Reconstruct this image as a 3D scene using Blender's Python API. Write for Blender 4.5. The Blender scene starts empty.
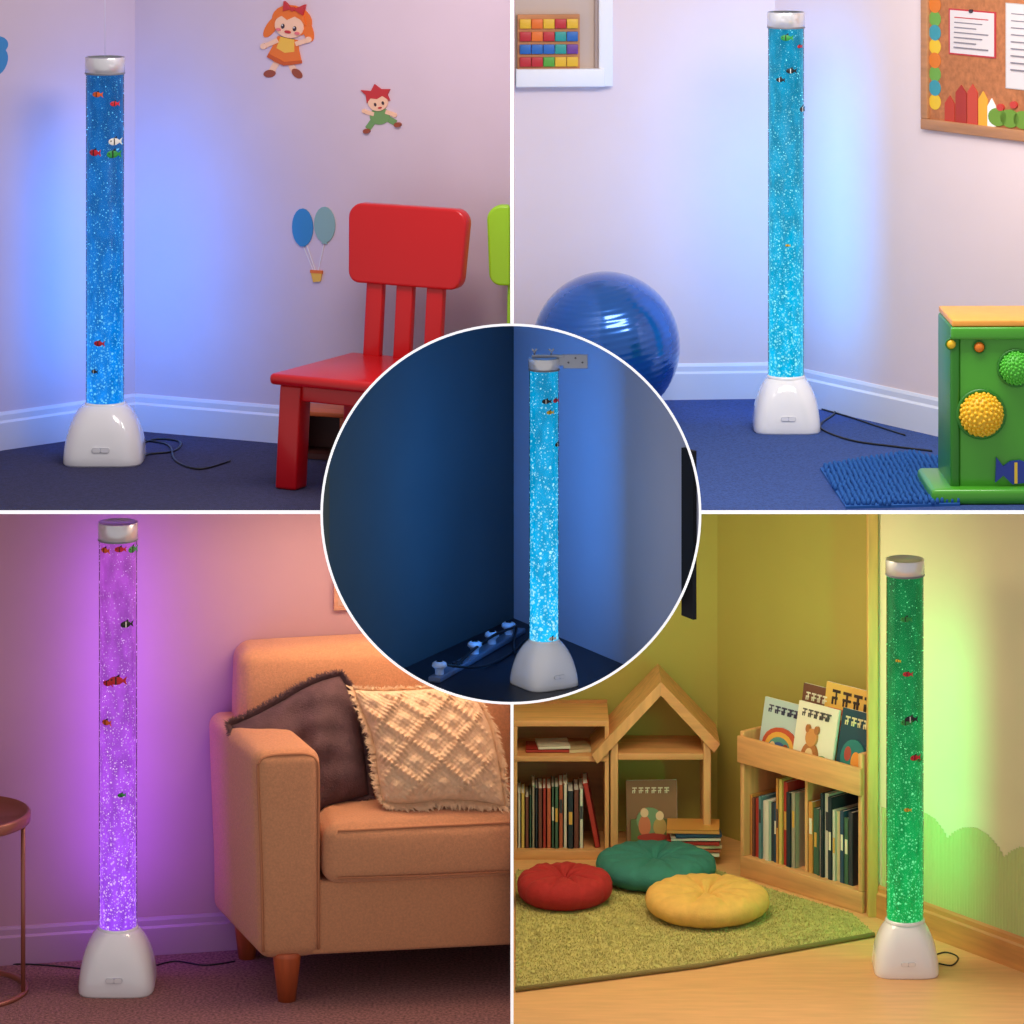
import bpy, bmesh, math, random
from mathutils import Vector, Matrix
random.seed(4)
scene=bpy.context.scene
scene.view_settings.view_transform='Standard'
scene.view_settings.look='None'
COL=scene.collection
# ---------------------------------------------------------------- camera
F=3700.0; D=11.0; YH=-230.0
H=(1024-YH)*D/F
Z1=H-(510-YH)*D/F          # upper storey floor height
cd=bpy.data.cameras.new('camera'); cam=bpy.data.objects.new('camera',cd); COL.objects.link(cam)
cd.sensor_width=36; cd.lens=F/1024*36; cd.shift_y=-(512-YH)/1024; cd.clip_end=200
cam.location=(0,-D,H); cam.rotation_euler=(math.pi/2,0,0); scene.camera=cam
def fl(px,py,z=0.0):
    t=F*(H-z)/(py-YH); return ((px-512)*t/F, t-D)
# ---------------------------------------------------------------- materials
def lin(c):
    o=[]
    for v in c[:3]:
        v/=255.0
        o.append(v/12.92 if v<=0.04045 else ((v+0.055)/1.055)**2.4)
    return (o[0],o[1],o[2],1)
MC={}
def M(name,rgb,rough=.6,metal=0,emit=0,noise=0,ns=8,bump=0,bs=80,coat=0,stretch=None,sheen=0):
    if name in MC: return MC[name]
    m=bpy.data.materials.new(name); m.use_nodes=True; nt=m.node_tree; b=nt.nodes['Principled BSDF']
    c=lin(rgb); b.inputs['Base Color'].default_value=c
    b.inputs['Roughness'].default_value=rough; b.inputs['Metallic'].default_value=metal
    if coat: b.inputs['Coat Weight'].default_value=coat; b.inputs['Coat Roughness'].default_value=.08
    if sheen: b.inputs['Sheen Weight'].default_value=sheen
    if emit:
        b.inputs['Emission Color'].default_value=c; b.inputs['Emission Strength'].default_value=emit
    tc=nt.nodes.new('ShaderNodeTexCoord'); src=tc.outputs['Object']
    if stretch:
        mp=nt.nodes.new('ShaderNodeMapping'); mp.inputs['Scale'].default_value=stretch
        nt.links.new(src,mp.inputs[0]); src=mp.outputs[0]
    if noise:
        n=nt.nodes.new('ShaderNodeTexNoise'); n.inputs['Scale'].default_value=ns; n.inputs['Detail'].default_value=5
        nt.links.new(src,n.inputs['Vector'])
        r=nt.nodes.new('ShaderNodeValToRGB'); nt.links.new(n.outputs['Fac'],r.inputs[0])
        r.color_ramp.elements[0].position=.3; r.color_ramp.elements[1].position=.7
        r.color_ramp.elements[0].color=tuple(max(0,x*(1-noise)) for x in c[:3])+(1,)
        r.color_ramp.elements[1].color=tuple(min(1,x*(1+noise)) for x in c[:3])+(1,)
        nt.links.new(r.outputs[0],b.inputs['Base Color'])
    if bump:
        n=nt.nodes.new('ShaderNodeTexNoise'); n.inputs['Scale'].default_value=bs; n.inputs['Detail'].default_value=3
        nt.links.new(src,n.inputs['Vector'])
        bp=nt.nodes.new('ShaderNodeBump'); bp.inputs['Strength'].default_value=bump; bp.inputs['Distance'].default_value=.01
        nt.links.new(n.outputs['Fac'],bp.inputs['Height']); nt.links.new(bp.outputs[0],b.inputs['Normal'])
    MC[name]=m; return m
def wood(name,rgb,axis='x'):
    st={'x':(1.5,14,14),'z':(14,14,1.5)}[axis]
    return M(name,rgb,rough=.45,noise=.16,ns=3,stretch=st,bump=.04,bs=6)
# ---------------------------------------------------------------- builders
def thing(name,loc,rot=0,label='',cat='',group=None,tilt=None):
    e=bpy.data.objects.new(name,None); COL.objects.link(e); e.location=loc
    e.rotation_euler=(tilt[0],tilt[1],rot) if tilt else (0,0,rot)
    e.empty_display_size=.05
    e['label']=label; e['category']=cat
    if group: e['group']=group
    return e
def tag(o,label,cat,group=None):
    o['label']=label; o['category']=cat
    if group: o['group']=group
    return o
def struct(o): o['kind']='structure'; return o
def mk(name,verts,faces,mats,parent=None,smooth=False,midx=None,loc=None,rot=0,weld=False):
    me=bpy.data.meshes.new(name); me.from_pydata([tuple(v) for v in verts],[],faces)
    if not isinstance(mats,(list,tuple)): mats=[mats]
    for m in mats: me.materials.append(m)
    if midx:
        for p,i in zip(me.polygons,midx): p.material_index=i
    bm=bmesh.new(); bm.from_mesh(me)
    if weld: bmesh.ops.remove_doubles(bm,verts=bm.verts[:],dist=1e-5)
    bmesh.ops.recalc_face_normals(bm,faces=bm.faces[:]); bm.to_mesh(me); bm.free()
    if smooth:
        for p in me.polygons: p.use_smooth=True
    o=bpy.data.objects.new(name,me); COL.objects.link(o)
    if parent: o.parent=parent
    if loc: o.location=loc; o.rotation_euler=(0,0,rot)
    return o
def box(name,x0,x1,y0,y1,z0,z1,mat,parent=None,bev=0,seg=3,loc=None,rot=0,fn=None):
    bm=bmesh.new(); bmesh.ops.create_cube(bm,size=1)
    for v in bm.verts:
        v.co=Vector(((x0+x1)/2+v.co.x*(x1-x0),(y0+y1)/2+v.co.y*(y1-y0),(z0+z1)/2+v.co.z*(z1-z0)))
    if fn:
        for v in bm.verts: v.co=Vector(fn(*v.co))
    if bev: bmesh.ops.bevel(bm,geom=bm.edges[:],offset=bev,segments=seg,affect='EDGES',profile=.5)
    me=bpy.data.meshes.new(name); bm.to_mesh(me); bm.free(); me.materials.append(mat)
    if bev:
        for p in me.polygons: p.use_smooth=True
    o=bpy.data.objects.new(name,me); COL.objects.link(o)
    if parent: o.parent=parent
    if loc: o.location=loc; o.rotation_euler=(0,0,rot)
    return o
def puff(name,x0,x1,y0,y1,z0,z1,r,bul,mat,parent=None,fn=None):
    """upholstered block: rounded edges and gently bulging faces"""
    c=[(x0+x1)/2,(y0+y1)/2,(z0+z1)/2]; h=[(x1-x0)/2,(y1-y0)/2,(z1-z0)/2]; ax=[]
    for k in range(3):
        e=[-h[k]+r*math.tan(math.pi/4*i/5) for i in range(6)]
        m=[-(h[k]-r)+2*(h[k]-r)*i/8 for i in range(1,8)]; ax.append(e+m+[-q for q in e[::-1]])
    v=[];f=[]
    for k in range(3):
        a,b=(k+1)%3,(k+2)%3
        for s in(-1,1):
            o=len(v); nb=len(ax[b])
            for p in ax[a]:
                for q in ax[b]:
                    P=[0,0,0]; P[k]=s*h[k]; P[a]=p; P[b]=q
                    Q=[max(-(h[i]-r),min(h[i]-r,P[i])) for i in range(3)]; d=Vector([P[i]-Q[i] for i in range(3)])
                    if d.length>0: d=d.normalized()*r
                    W=[Q[i]+d[i] for i in range(3)]
                    W[k]+=s*bul*(1-(p/h[a])**2)*(1-(q/h[b])**2)
                    W=[W[i]+c[i] for i in range(3)]
                    v.append(fn(*W) if fn else tuple(W))
            for i in range(len(ax[a])-1):
                for j in range(nb-1): f.append([o+i*nb+j,o+(i+1)*nb+j,o+(i+1)*nb+j+1,o+i*nb+j+1])
    return mk(name,v,f,mat,parent,smooth=True,weld=True)
def geo_prism(pts,y0,y1,off=0):
    n=len(pts); v=[(x,y0,z) for x,z in pts]+[(x,y1,z) for x,z in pts]
    f=[list(range(off,off+n)),list(range(off+2*n-1,off+n-1,-1))]
    for i in range(n): j=(i+1)%n; f.append([off+i,off+j,off+n+j,off+n+i])
    return v,f
def prism(name,pts,y0,y1,mat,parent=None,**k):
    v,f=geo_prism(pts,y0,y1); return mk(name,v,f,mat,parent,**k)
def rrect(x0,x1,z0,z1,r,n=6):
    p=[]
    for cx,cz,a0 in((x1-r,z1-r,0),(x0+r,z1-r,90),(x0+r,z0+r,180),(x1-r,z0+r,270)):
        for i in range(n+1):
            a=math.radians(a0+90*i/n); p.append((cx+r*math.cos(a),cz+r*math.sin(a)))
    return p
def ell(cx,cy,rx,ry,rot=0,n=20):
    r=math.radians(rot); o=[]
    for i in range(n):
        a=2*math.pi*i/n; x=rx*math.cos(a); y=ry*math.sin(a)
        o.append((cx+x*math.cos(r)-y*math.sin(r),cy+x*math.sin(r)+y*math.cos(r)))
    return o
def seg2(x0,y0,x1,y1,w):
    d=math.hypot(x1-x0,y1-y0); nx=-(y1-y0)/d*w/2; ny=(x1-x0)/d*w/2
    return [(x0+nx,y0+ny),(x1+nx,y1+ny),(x1-nx,y1-ny),(x0-nx,y0-ny)]
def R4(x0,x1,y0,y1): return [(x0,y0),(x1,y0),(x1,y1),(x0,y1)]
def lathe(name,prof,mat,parent=None,n=48,axis='z',smooth=True,loc=None,close=False,mod=None):
    v=[];f=[]
    for i in range(n):
        a=2*math.pi*i/n
        for j,(r,z) in enumerate(prof):
            if mod: r,z=mod(a,r,z)
            v.append((r*math.cos(a),r*math.sin(a),z))
    m=len(prof)
    for i in range(n):
        for j in range(m-1):
            a=i*m+j;b=((i+1)%n)*m+j; f.append([a,b,b+1,a+1])
    if close:
        f.append([i*m for i in range(n)][::-1]); f.append([i*m+m-1 for i in range(n)])
    if axis=='y': v=[(x,-z,y) for x,y,z in v]
    if loc: v=[(x+loc[0],y+loc[1],z+loc[2]) for x,y,z in v]
    return mk(name,v,f,mat,parent,smooth=smooth)
def sweep_geo(pts,r,n=8,off=0,smooth=6):
    P=[Vector(p) for p in pts]
    if smooth and len(P)>2:
        Q=[]
        for i in range(len(P)-1):
            p0=P[max(i-1,0)];p1=P[i];p2=P[i+1];p3=P[min(i+2,len(P)-1)]
            for k in range(smooth):
                t=k/smooth
                Q.append(.5*((2*p1)+(-p0+p2)*t+(2*p0-5*p1+4*p2-p3)*t*t+(-p0+3*p1-3*p2+p3)*t**3))
        Q.append(P[-1]); P=Q
    v=[];f=[]
    for i,p in enumerate(P):
        t=(P[min(i+1,len(P)-1)]-P[max(i-1,0)])
        if t.length<1e-9: t=Vector((0,0,1))
        t.normalize(); up=Vector((0,0,1)) if abs(t.z)<.9 else Vector((1,0,0))
        a=t.cross(up).normalized(); b=t.cross(a)
        rr=r(i/(len(P)-1)) if callable(r) else r
        for k in range(n):
            an=2*math.pi*k/n; q=p+a*math.cos(an)*rr+b*math.sin(an)*rr; v.append(tuple(q))
    for i in range(len(P)-1):
        for k in range(n):
            f.append([off+i*n+k,off+i*n+(k+1)%n,off+(i+1)*n+(k+1)%n,off+(i+1)*n+k])
    f.append([off+k for k in range(n)][::-1]); f.append([off+(len(P)-1)*n+k for k in range(n)])
    return v,f
def sweep(name,pts,r,mat,parent=None,n=8,smooth=6):
    v,f=sweep_geo(pts,r,n,0,smooth); return mk(name,v,f,mat,parent,smooth=True)
def sphere_geo(c,r,nu=10,nv=6,off=0):
    v=[];f=[]
    rx,ry,rz=r if isinstance(r,tuple) else (r,r,r)
    v.append((c[0],c[1],c[2]+rz))
    for j in range(1,nv):
        ph=math.pi*j/nv
        for i in range(nu):
            a=2*math.pi*i/nu; v.append((c[0]+rx*math.sin(ph)*math.cos(a),c[1]+ry*math.sin(ph)*math.sin(a),c[2]+rz*math.cos(ph)))
    v.append((c[0],c[1],c[2]-rz)); L=len(v)-1
    for i in range(nu):
        f.append([off,off+1+i,off+1+(i+1)%nu])
        f.append([off+L,off+1+(nv-2)*nu+(i+1)%nu,off+1+(nv-2)*nu+i])
    for j in range(nv-2):
        for i in range(nu):
            a=off+1+j*nu+i;b=off+1+j*nu+(i+1)%nu; f.append([a,a+nu,b+nu,b])
    return v,f
class G:
    """accumulates geometry of one mesh with several materials"""
    def __init__(s): s.v=[];s.f=[];s.m=[];s.mats=[]
    def add(s,vf,mat):
        v,f=vf; o=len(s.v); s.v+=list(v); s.f+=[[i+o for i in q] for q in f]
        if mat not in s.mats: s.mats.append(mat)
        s.m+=[s.mats.index(mat)]*len(f)
    def make(s,name,parent=None,smooth=False,loc=None,rot=0):
        return mk(name,s.v,s.f,s.mats,parent,smooth,s.m,loc,rot)
def bgeo(x0,x1,y0,y1,z0,z1):
    return geo_prism([(x0,z0),(x1,z0),(x1,z1),(x0,z1)],y0,y1)
class Wall:
    """vertical wall running from p0 to p1 (left to right seen from the room)"""
    def __init__(s,p0,p1):
        s.p0=Vector(p0);s.p1=Vector(p1);d=s.p1-s.p0;s.L=d.length;s.u=d/s.L;s.n=Vector((s.u.y,-s.u.x));s.ang=math.atan2(d.y,d.x)
    def at(s,px,py):
        dx=(px-512)/F; t=((s.p0.x*s.n.x+(s.p0.y+D)*s.n.y)/(dx*s.n.x+s.n.y))
        X=dx*t;Y=t-D; return ((Vector((X,Y))-s.p0).dot(s.u),H-(py-YH)/F*t,t)
    def xy(s,u,off=0): q=s.p0+s.u*u+s.n*off; return (q.x,q.y)
    def build(s,name,z0,z1,mat,th=.03,e0=0,e1=0):
        o=box(name,-e0,s.L+e1,0,th,z0,z1,mat,loc=(s.p0.x,s.p0.y,0),rot=s.ang); return struct(o)
    def base(s,name,z0,h,mat,th=.014):
        pts=[(0,0),(-th,0),(-th,h*.72),(-th*.55,h*.78),(-th*.55,h*.92),(-th*.25,h),(0,h)]
        v=[(0,y,z0+z) for y,z in pts]+[(s.L,y,z0+z) for y,z in pts]; n=len(pts)
        f=[list(range(n)),list(range(2*n-1,n-1,-1))]+[[i,(i+1)%n,n+(i+1)%n,n+i] for i in range(n)]
        return struct(mk(name,v,f,mat,loc=(s.p0.x,s.p0.y,0),rot=s.ang))
    def frame(s,cx,cy):
        u,z,t=s.at(cx,cy); u2=s.at(cx+1,cy)[0]; return u,z,u2-u,t/F
    def flat(s,name,cx,cy,items,label,cat,th=.0015,off=.0005,group=None,rot=0):
        u,z,ku,kz=s.frame(cx,cy); g=G(); y=-off; cr_,sr_=math.cos(math.radians(rot)),math.sin(math.radians(rot))
        for pts,mat in items:
            q=[((a-cx)*cr_-(b-cy)*sr_,(a-cx)*sr_+(b-cy)*cr_) for a,b in pts]
            g.add(geo_prism([(a*ku,-b*kz) for a,b in q],y-th,0.0),mat); y-=.0006
        X,Y=s.xy(u); o=g.make(name,loc=(X,Y,z),rot=s.ang); return tag(o,label,cat,group)
def cut_x(objs,xmax):
    bpy.context.view_layer.update()
    for o in objs:
        if o.type!='MESH': continue
        mi=o.matrix_world.inverted(); co=mi@Vector((xmax,0,0)); no=(o.matrix_world.to_3x3().transposed()@Vector((1,0,0))).normalized()
        bm=bmesh.new(); bm.from_mesh(o.data)
        r=bmesh.ops.bisect_plane(bm,geom=bm.verts[:]+bm.edges[:]+bm.faces[:],plane_co=co,plane_no=no,clear_outer=True)
        ed=[e for e in r['geom_cut'] if isinstance(e,bmesh.types.BMEdge)]
        if ed:
            try: bmesh.ops.holes_fill(bm,edges=ed,sides=0)
            except Exception: pass
        bm.to_mesh(o.data); bm.free()
def kids(e):
    o=[]
    for c in bpy.data.objects:
        if c.parent==e: o.append(c); o+=kids(c)
    return o
# ---------------------------------------------------------------- shared materials
white=M('white_paint',(240,238,240),.5)
trim_glow=M('glowing_white_trim',(252,252,254),.5,emit=.6)  # emission added to keep divider and rim edges bright white; not a lamp
plastic=M('white_plastic',(250,250,252),.12,coat=.8)
capm=M('satin_silver',(232,232,236),.22,metal=.45,coat=.3)
greyp=M('grey_plastic',(120,122,130),.4)
black=M('black_rubber',(14,14,18),.4)
chrome=M('brushed_metal',(176,178,184),.3,metal=1)
paper=M('paper',(240,236,225),.8)
# ================================================================ LAMPS
def col_mat(name,top,bot,spark,h,strength,dens=1.0):
    m=bpy.data.materials.new(name); m.use_nodes=True; nt=m.node_tree; N=nt.nodes; Lk=nt.links; b=N['Principled BSDF']
    b.inputs['Base Color'].default_value=(.0,.0,.0,1); b.inputs['Roughness'].default_value=.4; b.inputs['Specular IOR Level'].default_value=.1
    tc=N.new('ShaderNodeTexCoord'); sp=N.new('ShaderNodeSeparateXYZ'); Lk.new(tc.outputs['Object'],sp.inputs[0])
    dv=N.new('ShaderNodeMath'); dv.operation='DIVIDE'; dv.inputs[1].default_value=h; Lk.new(sp.outputs['Z'],dv.inputs[0])
    r=N.new('ShaderNodeValToRGB'); Lk.new(dv.outputs[0],r.inputs[0])
    e=r.color_ramp.elements; e[0].position=.12;e[0].color=lin(bot); e[1].position=.95;e[1].color=lin(top)
    k=r.color_ramp.elements.new(.42); mid=tuple(bot[i]*.55+top[i]*.45 for i in range(3)); k.color=lin(mid)
    mp=N.new('ShaderNodeMapping'); mp.inputs['Scale'].default_value=(1,1,.45); Lk.new(tc.outputs['Object'],mp.inputs[0])
    n0=N.new('ShaderNodeTexNoise'); n0.inputs['Scale'].default_value=34; n0.inputs['Detail'].default_value=2; Lk.new(mp.outputs[0],n0.inputs['Vector'])
    mr=N.new('ShaderNodeMapRange'); mr.inputs['From Min'].default_value=.35; mr.inputs['From Max'].default_value=.65; mr.inputs['To Min'].default_value=.78; mr.inputs['To Max'].default_value=1.15; Lk.new(n0.outputs['Fac'],mr.inputs['Value'])
    vm=N.new('ShaderNodeVectorMath'); vm.operation='SCALE'; Lk.new(r.outputs[0],vm.inputs[0]); Lk.new(mr.outputs[0],vm.inputs['Scale'])
    # distort coordinates so the bubbles are irregular
    nd=N.new('ShaderNodeTexNoise'); nd.inputs['Scale'].default_value=120; Lk.new(tc.outputs['Object'],nd.inputs['Vector'])
    ds_=N.new('ShaderNodeVectorMath'); ds_.operation='MULTIPLY_ADD'; Lk.new(nd.outputs['Color'],ds_.inputs[0]); ds_.inputs[1].default_value=(.006,.006,.006); Lk.new(tc.outputs['Object'],ds_.inputs[2])
    last=None
    for sc,w in((150,1.0),(88,.9)):
        vo=N.new('ShaderNodeTexVoronoi'); vo.inputs['Scale'].default_value=sc; Lk.new(ds_.outputs[0],vo.inputs['Vector'])
        th=N.new('ShaderNodeMath'); th.operation='MULTIPLY_ADD'; Lk.new(dv.outputs[0],th.inputs[0]); th.inputs[1].default_value=-.30; th.inputs[2].default_value=.50*dens*w+.02
        tm=N.new('ShaderNodeMath'); tm.operation='MAXIMUM'; Lk.new(th.outputs[0],tm.inputs[0]); tm.inputs[1].default_value=.25
        rs=N.new('ShaderNodeSeparateColor'); Lk.new(vo.outputs['Color'],rs.inputs[0])
        rm_=N.new('ShaderNodeMapRange'); rm_.inputs['To Min'].default_value=.2; rm_.inputs['To Max'].default_value=1.15; Lk.new(rs.outputs[0],rm_.inputs['Value'])
        tt=N.new('ShaderNodeMath'); tt.operation='MULTIPLY'; Lk.new(tm.outputs[0],tt.inputs[0]); Lk.new(rm_.outputs[0],tt.inputs[1])
        su=N.new('ShaderNodeMath'); su.operation='SUBTRACT'; Lk.new(tt.outputs[0],su.inputs[0]); Lk.new(vo.outputs['Distance'],su.inputs[1])
        mu=N.new('ShaderNodeMath'); mu.operation='MULTIPLY'; mu.use_clamp=True; Lk.new(su.outputs[0],mu.inputs[0]); mu.inputs[1].default_value=6
        # brightness varies from bubble to bubble
        bb=N.new('ShaderNodeMapRange'); bb.inputs['To Min'].default_value=.35; bb.inputs['To Max'].default_value=1; Lk.new(rs.outputs[1],bb.inputs['Value'])
        m5=N.new('ShaderNodeMath'); m5.operation='MULTIPLY'; Lk.new(mu.outputs[0],m5.inputs[0]); Lk.new(bb.outputs[0],m5.inputs[1])
        if last:
            mx=N.new('ShaderNodeMath'); mx.operation='MAXIMUM'; Lk.new(last,mx.inputs[0]); Lk.new(m5.outputs[0],mx.inputs[1]); last=mx.outputs[0]
        else: last=m5.outputs[0]
    mix=N.new('ShaderNodeMixRGB'); Lk.new(last,mix.inputs[0]); Lk.new(vm.outputs[0],mix.inputs[1]); mix.inputs[2].default_value=lin(spark)
    Lk.new(mix.outputs[0],b.inputs['Emission Color']); b.inputs['Emission Strength'].default_value=strength
    return m
def acrylic():
    m=bpy.data.materials.new('clear_acrylic'); m.use_nodes=True; nt=m.node_tree; N=nt.nodes; Lk=nt.links
    N.remove(N['Principled BSDF']); out=N['Material Output']
    t=N.new('ShaderNodeBsdfTransparent'); t.inputs[0].default_value=(.95,.98,1,1)
    g=N.new('ShaderNodeBsdfGlossy'); g.inputs['Roughness'].default_value=.04
    lw=N.new('ShaderNodeFresnel'); lw.inputs[0].default_value=1.4
    mx=N.new('ShaderNodeMixShader'); Lk.new(lw.outputs[0],mx.inputs[0]); Lk.new(t.outputs[0],mx.inputs[1]); Lk.new(g.outputs[0],mx.inputs[2]); Lk.new(mx.outputs[0],out.inputs[0])
    return m
ACR=acrylic()
FISHC={'red':(215,25,45),'green':(40,150,60),'yellow':(235,190,40),'black':(15,15,20),'white':(235,235,225),'orange':(240,100,30)}
def lamp(px,X,Y,z,ht,dia,bw,bh,caph,top,bot,spark,colname,light,power,fish,rot=0,dens=1.0,strength=1.08,blabel='',lf=.96,lz=.5):
    L=thing('bubble_lamp',(X,Y,z),rot,blabel,'floor lamp')
    r=dia/2
    prof=[(0,.985),(.03,1.0),(.12,1.0),(.25,.985),(.4,.95),(.55,.90),(.68,.835),(.79,.76),(.88,.68),(.95,.60),(.985,.545),(1.0,.50)]
    v=[];f=[];n=64
    for zz,w in prof:
        ex=4.4-2.2*zz
        for i in range(n):
            a=2*math.pi*i/n; c=math.cos(a);s_=math.sin(a)
            rr=1/((abs(c)**ex+abs(s_)**ex)**(1/ex)); v.append((bw/2*w*rr*c,bw/2*w*rr*s_,bh*zz))
    for j in range(len(prof)-1):
        for i in range(n): f.append([j*n+i,j*n+(i+1)%n,(j+1)*n+(i+1)%n,(j+1)*n+i])
    f.append(list(range(n))[::-1]); f.append([(len(prof)-1)*n+i for i in range(n)])
    lb=mk('lamp_base',v,f,plastic,L,smooth=True)
    sw=mk('switch',*geo_prism(rrect(-bw*.11,bw*.11,bh*.25,bh*.34,bh*.04),-bw*.4955-.0012,-bw*.43),[M('switch_grey',(205,207,214),.4)],lb)
    for sx in(-1,1):
        mk('switch_button',*geo_prism(rrect(min(sx*bw*.003,sx*bw*.103),max(sx*bw*.003,sx*bw*.103),bh*.257,bh*.333,bh*.03),-bw*.4955-.0024,-bw*.43),[plastic],lb)
    z0=bh*.985; z1=ht-caph
    lathe('tube_collar',[(r*1.08,bh*.97),(r*1.08,bh*1.0),(r*1.02,bh*1.03),(r*.96,bh*1.03)],plastic,L)
    rc=r*.955
    lathe('water_column',[(rc,z0),(rc,z1)],col_mat('glowing_water_'+colname,top,bot,spark,ht,strength,dens),L,close=True,n=48)
    lathe('acrylic_tube',[(r,z0),(r,z1+.004)],ACR,L,n=64)
    g=G(); sm=M('bubble_'+colname,spark,.2,emit=1.0)
    for i in range(260):
        zz=z0+(z1-z0)*(random.random()**1.4); a=random.uniform(0,2*math.pi); q=random.uniform(.0007,.0017)*dia/.117
        rr=r*.97; g.add(sphere_geo((rr*math.cos(a),rr*math.sin(a),zz),(q,q,q*random.uniform(.7,1.4)),5,4),sm)
    b=g.make('air_bubbles',L,smooth=True); b['kind']='stuff'
    lathe('lamp_cap',[(r*.9,z1),(r*1.055,z1),(r*1.055,ht-.005),(r*1.03,ht)],capm,L)
    lathe('cap_disc',[(0.0001,ht-.004),(r*.9,ht-.004),(r*.92,ht+.001),(r*1.035,ht+.0005)],chrome,L)
    lathe('cap_ring',[(r*1.057,z1),(r*1.075,z1+.002),(r*1.057,z1+.005)],greyp,L)
    for fz,fa,cn,sz in fish:
        a=math.radians(fa)+rot; rr=r*.975; fx=X+rr*math.sin(a); fy=Y-rr*math.cos(a)
        g=G(); fm=M('fish_'+cn,FISHC[cn],.4); fk=M('fish_black',FISHC['black'],.4)
        g.add(sphere_geo((0,0,0),(sz*.5,.003,sz*.3),10,6),fm)
        g.add(geo_prism([(sz*.35,0),(sz*.75,sz*.3),(sz*.65,0),(sz*.75,-sz*.3)],-.001,.001),fm)
        g.add(geo_prism([(-sz*.1,sz*.22),(sz*.25,sz*.45),(sz*.25,sz*.18)],-.001,.001),fk)
        g.add(geo_prism([(-sz*.05,sz*.25),(sz*.04,sz*.25),(sz*.04,-sz*.25),(-sz*.05,-sz*.25)],-.0036,-.001),fk if cn!='black' else M('fish_white',FISHC['white'],.4))
        g.add(sphere_geo((-sz*.3,-.0026,sz*.06),sz*.06,6,4),fk)
        o=g.make('toy_fish',loc=(fx,fy,z+fz),rot=a)
        tag(o,'tiny %s plastic fish floating in a bubble tube'%cn,'toy fish','plastic fish in the bubble tubes')
    la=bpy.data.lights.new('light_strip','AREA'); la.shape='RECTANGLE'; la.size=.02; la.size_y=(z1-z0)*lf
    la.color=light; la.energy=power
    lo=bpy.data.objects.new('light_strip',la); COL.objects.link(lo); lo.parent=L
    lo.location=(0,r+.006,z0+(z1-z0)*lz); lo.rotation_euler=(math.pi/2,0,0)
    return L
def cable(pts,z,label='thin black power cable lying on the floor beside a bubble lamp',r=.004):
    c=sum(p[0] for p in pts)/len(pts),sum(p[1] for p in pts)/len(pts)
    q=[(p[0]-c[0],p[1]-c[1],(p[2] if len(p)>2 else 0)+r) for p in pts]
    o=sweep('power_cable',q,r,black); o.location=(c[0],c[1],z); tag(o,label,'cable'); return o
# ================================================================ STRUCTURE : open-fronted four-room house
YB=2.25
struct(box('wall_partition',-.0045,.0045,0,YB,-.02,3.7,white))
struct(box('trim_1',-.0045,.0045,-.003,-.0002,-.02,3.7,trim_glow))
struct(box('trim_2',-2.8,2.4,-.003,-.0002,Z1-.011,Z1-.001,trim_glow))
struct(box('floor_slab',-2.8,2.4,0,YB,Z1-.0119,Z1-.002,white))
# ---------------------------------------------------------------- ROOM A (upper, blue bedroom)
wallA=M('lilac_wall_paint',(208,188,202),.75,noise=.03,ns=3,bump=.02,bs=150)
navy=M('navy_carpet',(52,52,88),.95,noise=.25,ns=90,bump=.6,bs=260)
struct(box('floor_bedroom',-2.8,-.0045,0.0005,1.5,Z1-.002,Z1,navy))
cA=(fl(135,430,Z1)); WAl=Wall((cA[0]-1.44,cA[1]-1.296),cA); WAr=Wall(cA,(-.0045,.75))
WAl.build('wall_bedroom_left',Z1,3.12,wallA,e1=.03); WAr.build('wall_bedroom_right',Z1,3.12,wallA)
bbA=M('baseboard_lilac_white',(214,212,224),.45)
WAl.base('baseboard_bedroom_left',Z1,.122,bbA); WAr.base('baseboard_bedroom_right',Z1,.122,bbA)
LX,LY=fl(105,460,Z1); sA=F/(LY+D)
LA=lamp(0,LX,LY,Z1,(460-57)/sA,38/sA,80/sA,57/sA,17/sA,(6,84,150),(0,140,245),(120,215,255),'blue',(.0,.25,1),4.8,
  [(1.17,-20,'orange',.03),(1.14,35,'red',.028),(1.02,35,'white',.04),(.985,-30,'red',.036),(.98,30,'green',.042),(.38,-15,'red',.03),(.29,-30,'black',.02)],
  blabel='tall bubble tube lamp glowing blue, white base, by lilac wall',lf=.8,lz=.4)
th=sweep('hanging_thread',[(0,0,(460-57)/sA),(0,0,3.1-Z1)],.0009,M('thread',(215,215,235),.6),LA,n=5,smooth=0)
cable([fl(140,445,Z1),fl(158,440,Z1),fl(180,443,Z1),fl(174,452,Z1),fl(150,455,Z1),fl(143,458,Z1)],Z1,r=.0035)
cable([fl(140,441,Z1),fl(168,446,Z1),fl(176,462,Z1),fl(200,470,Z1),fl(230,462,Z1)],Z1,'black power cable trailing across navy carpet',r=.0035)
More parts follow.
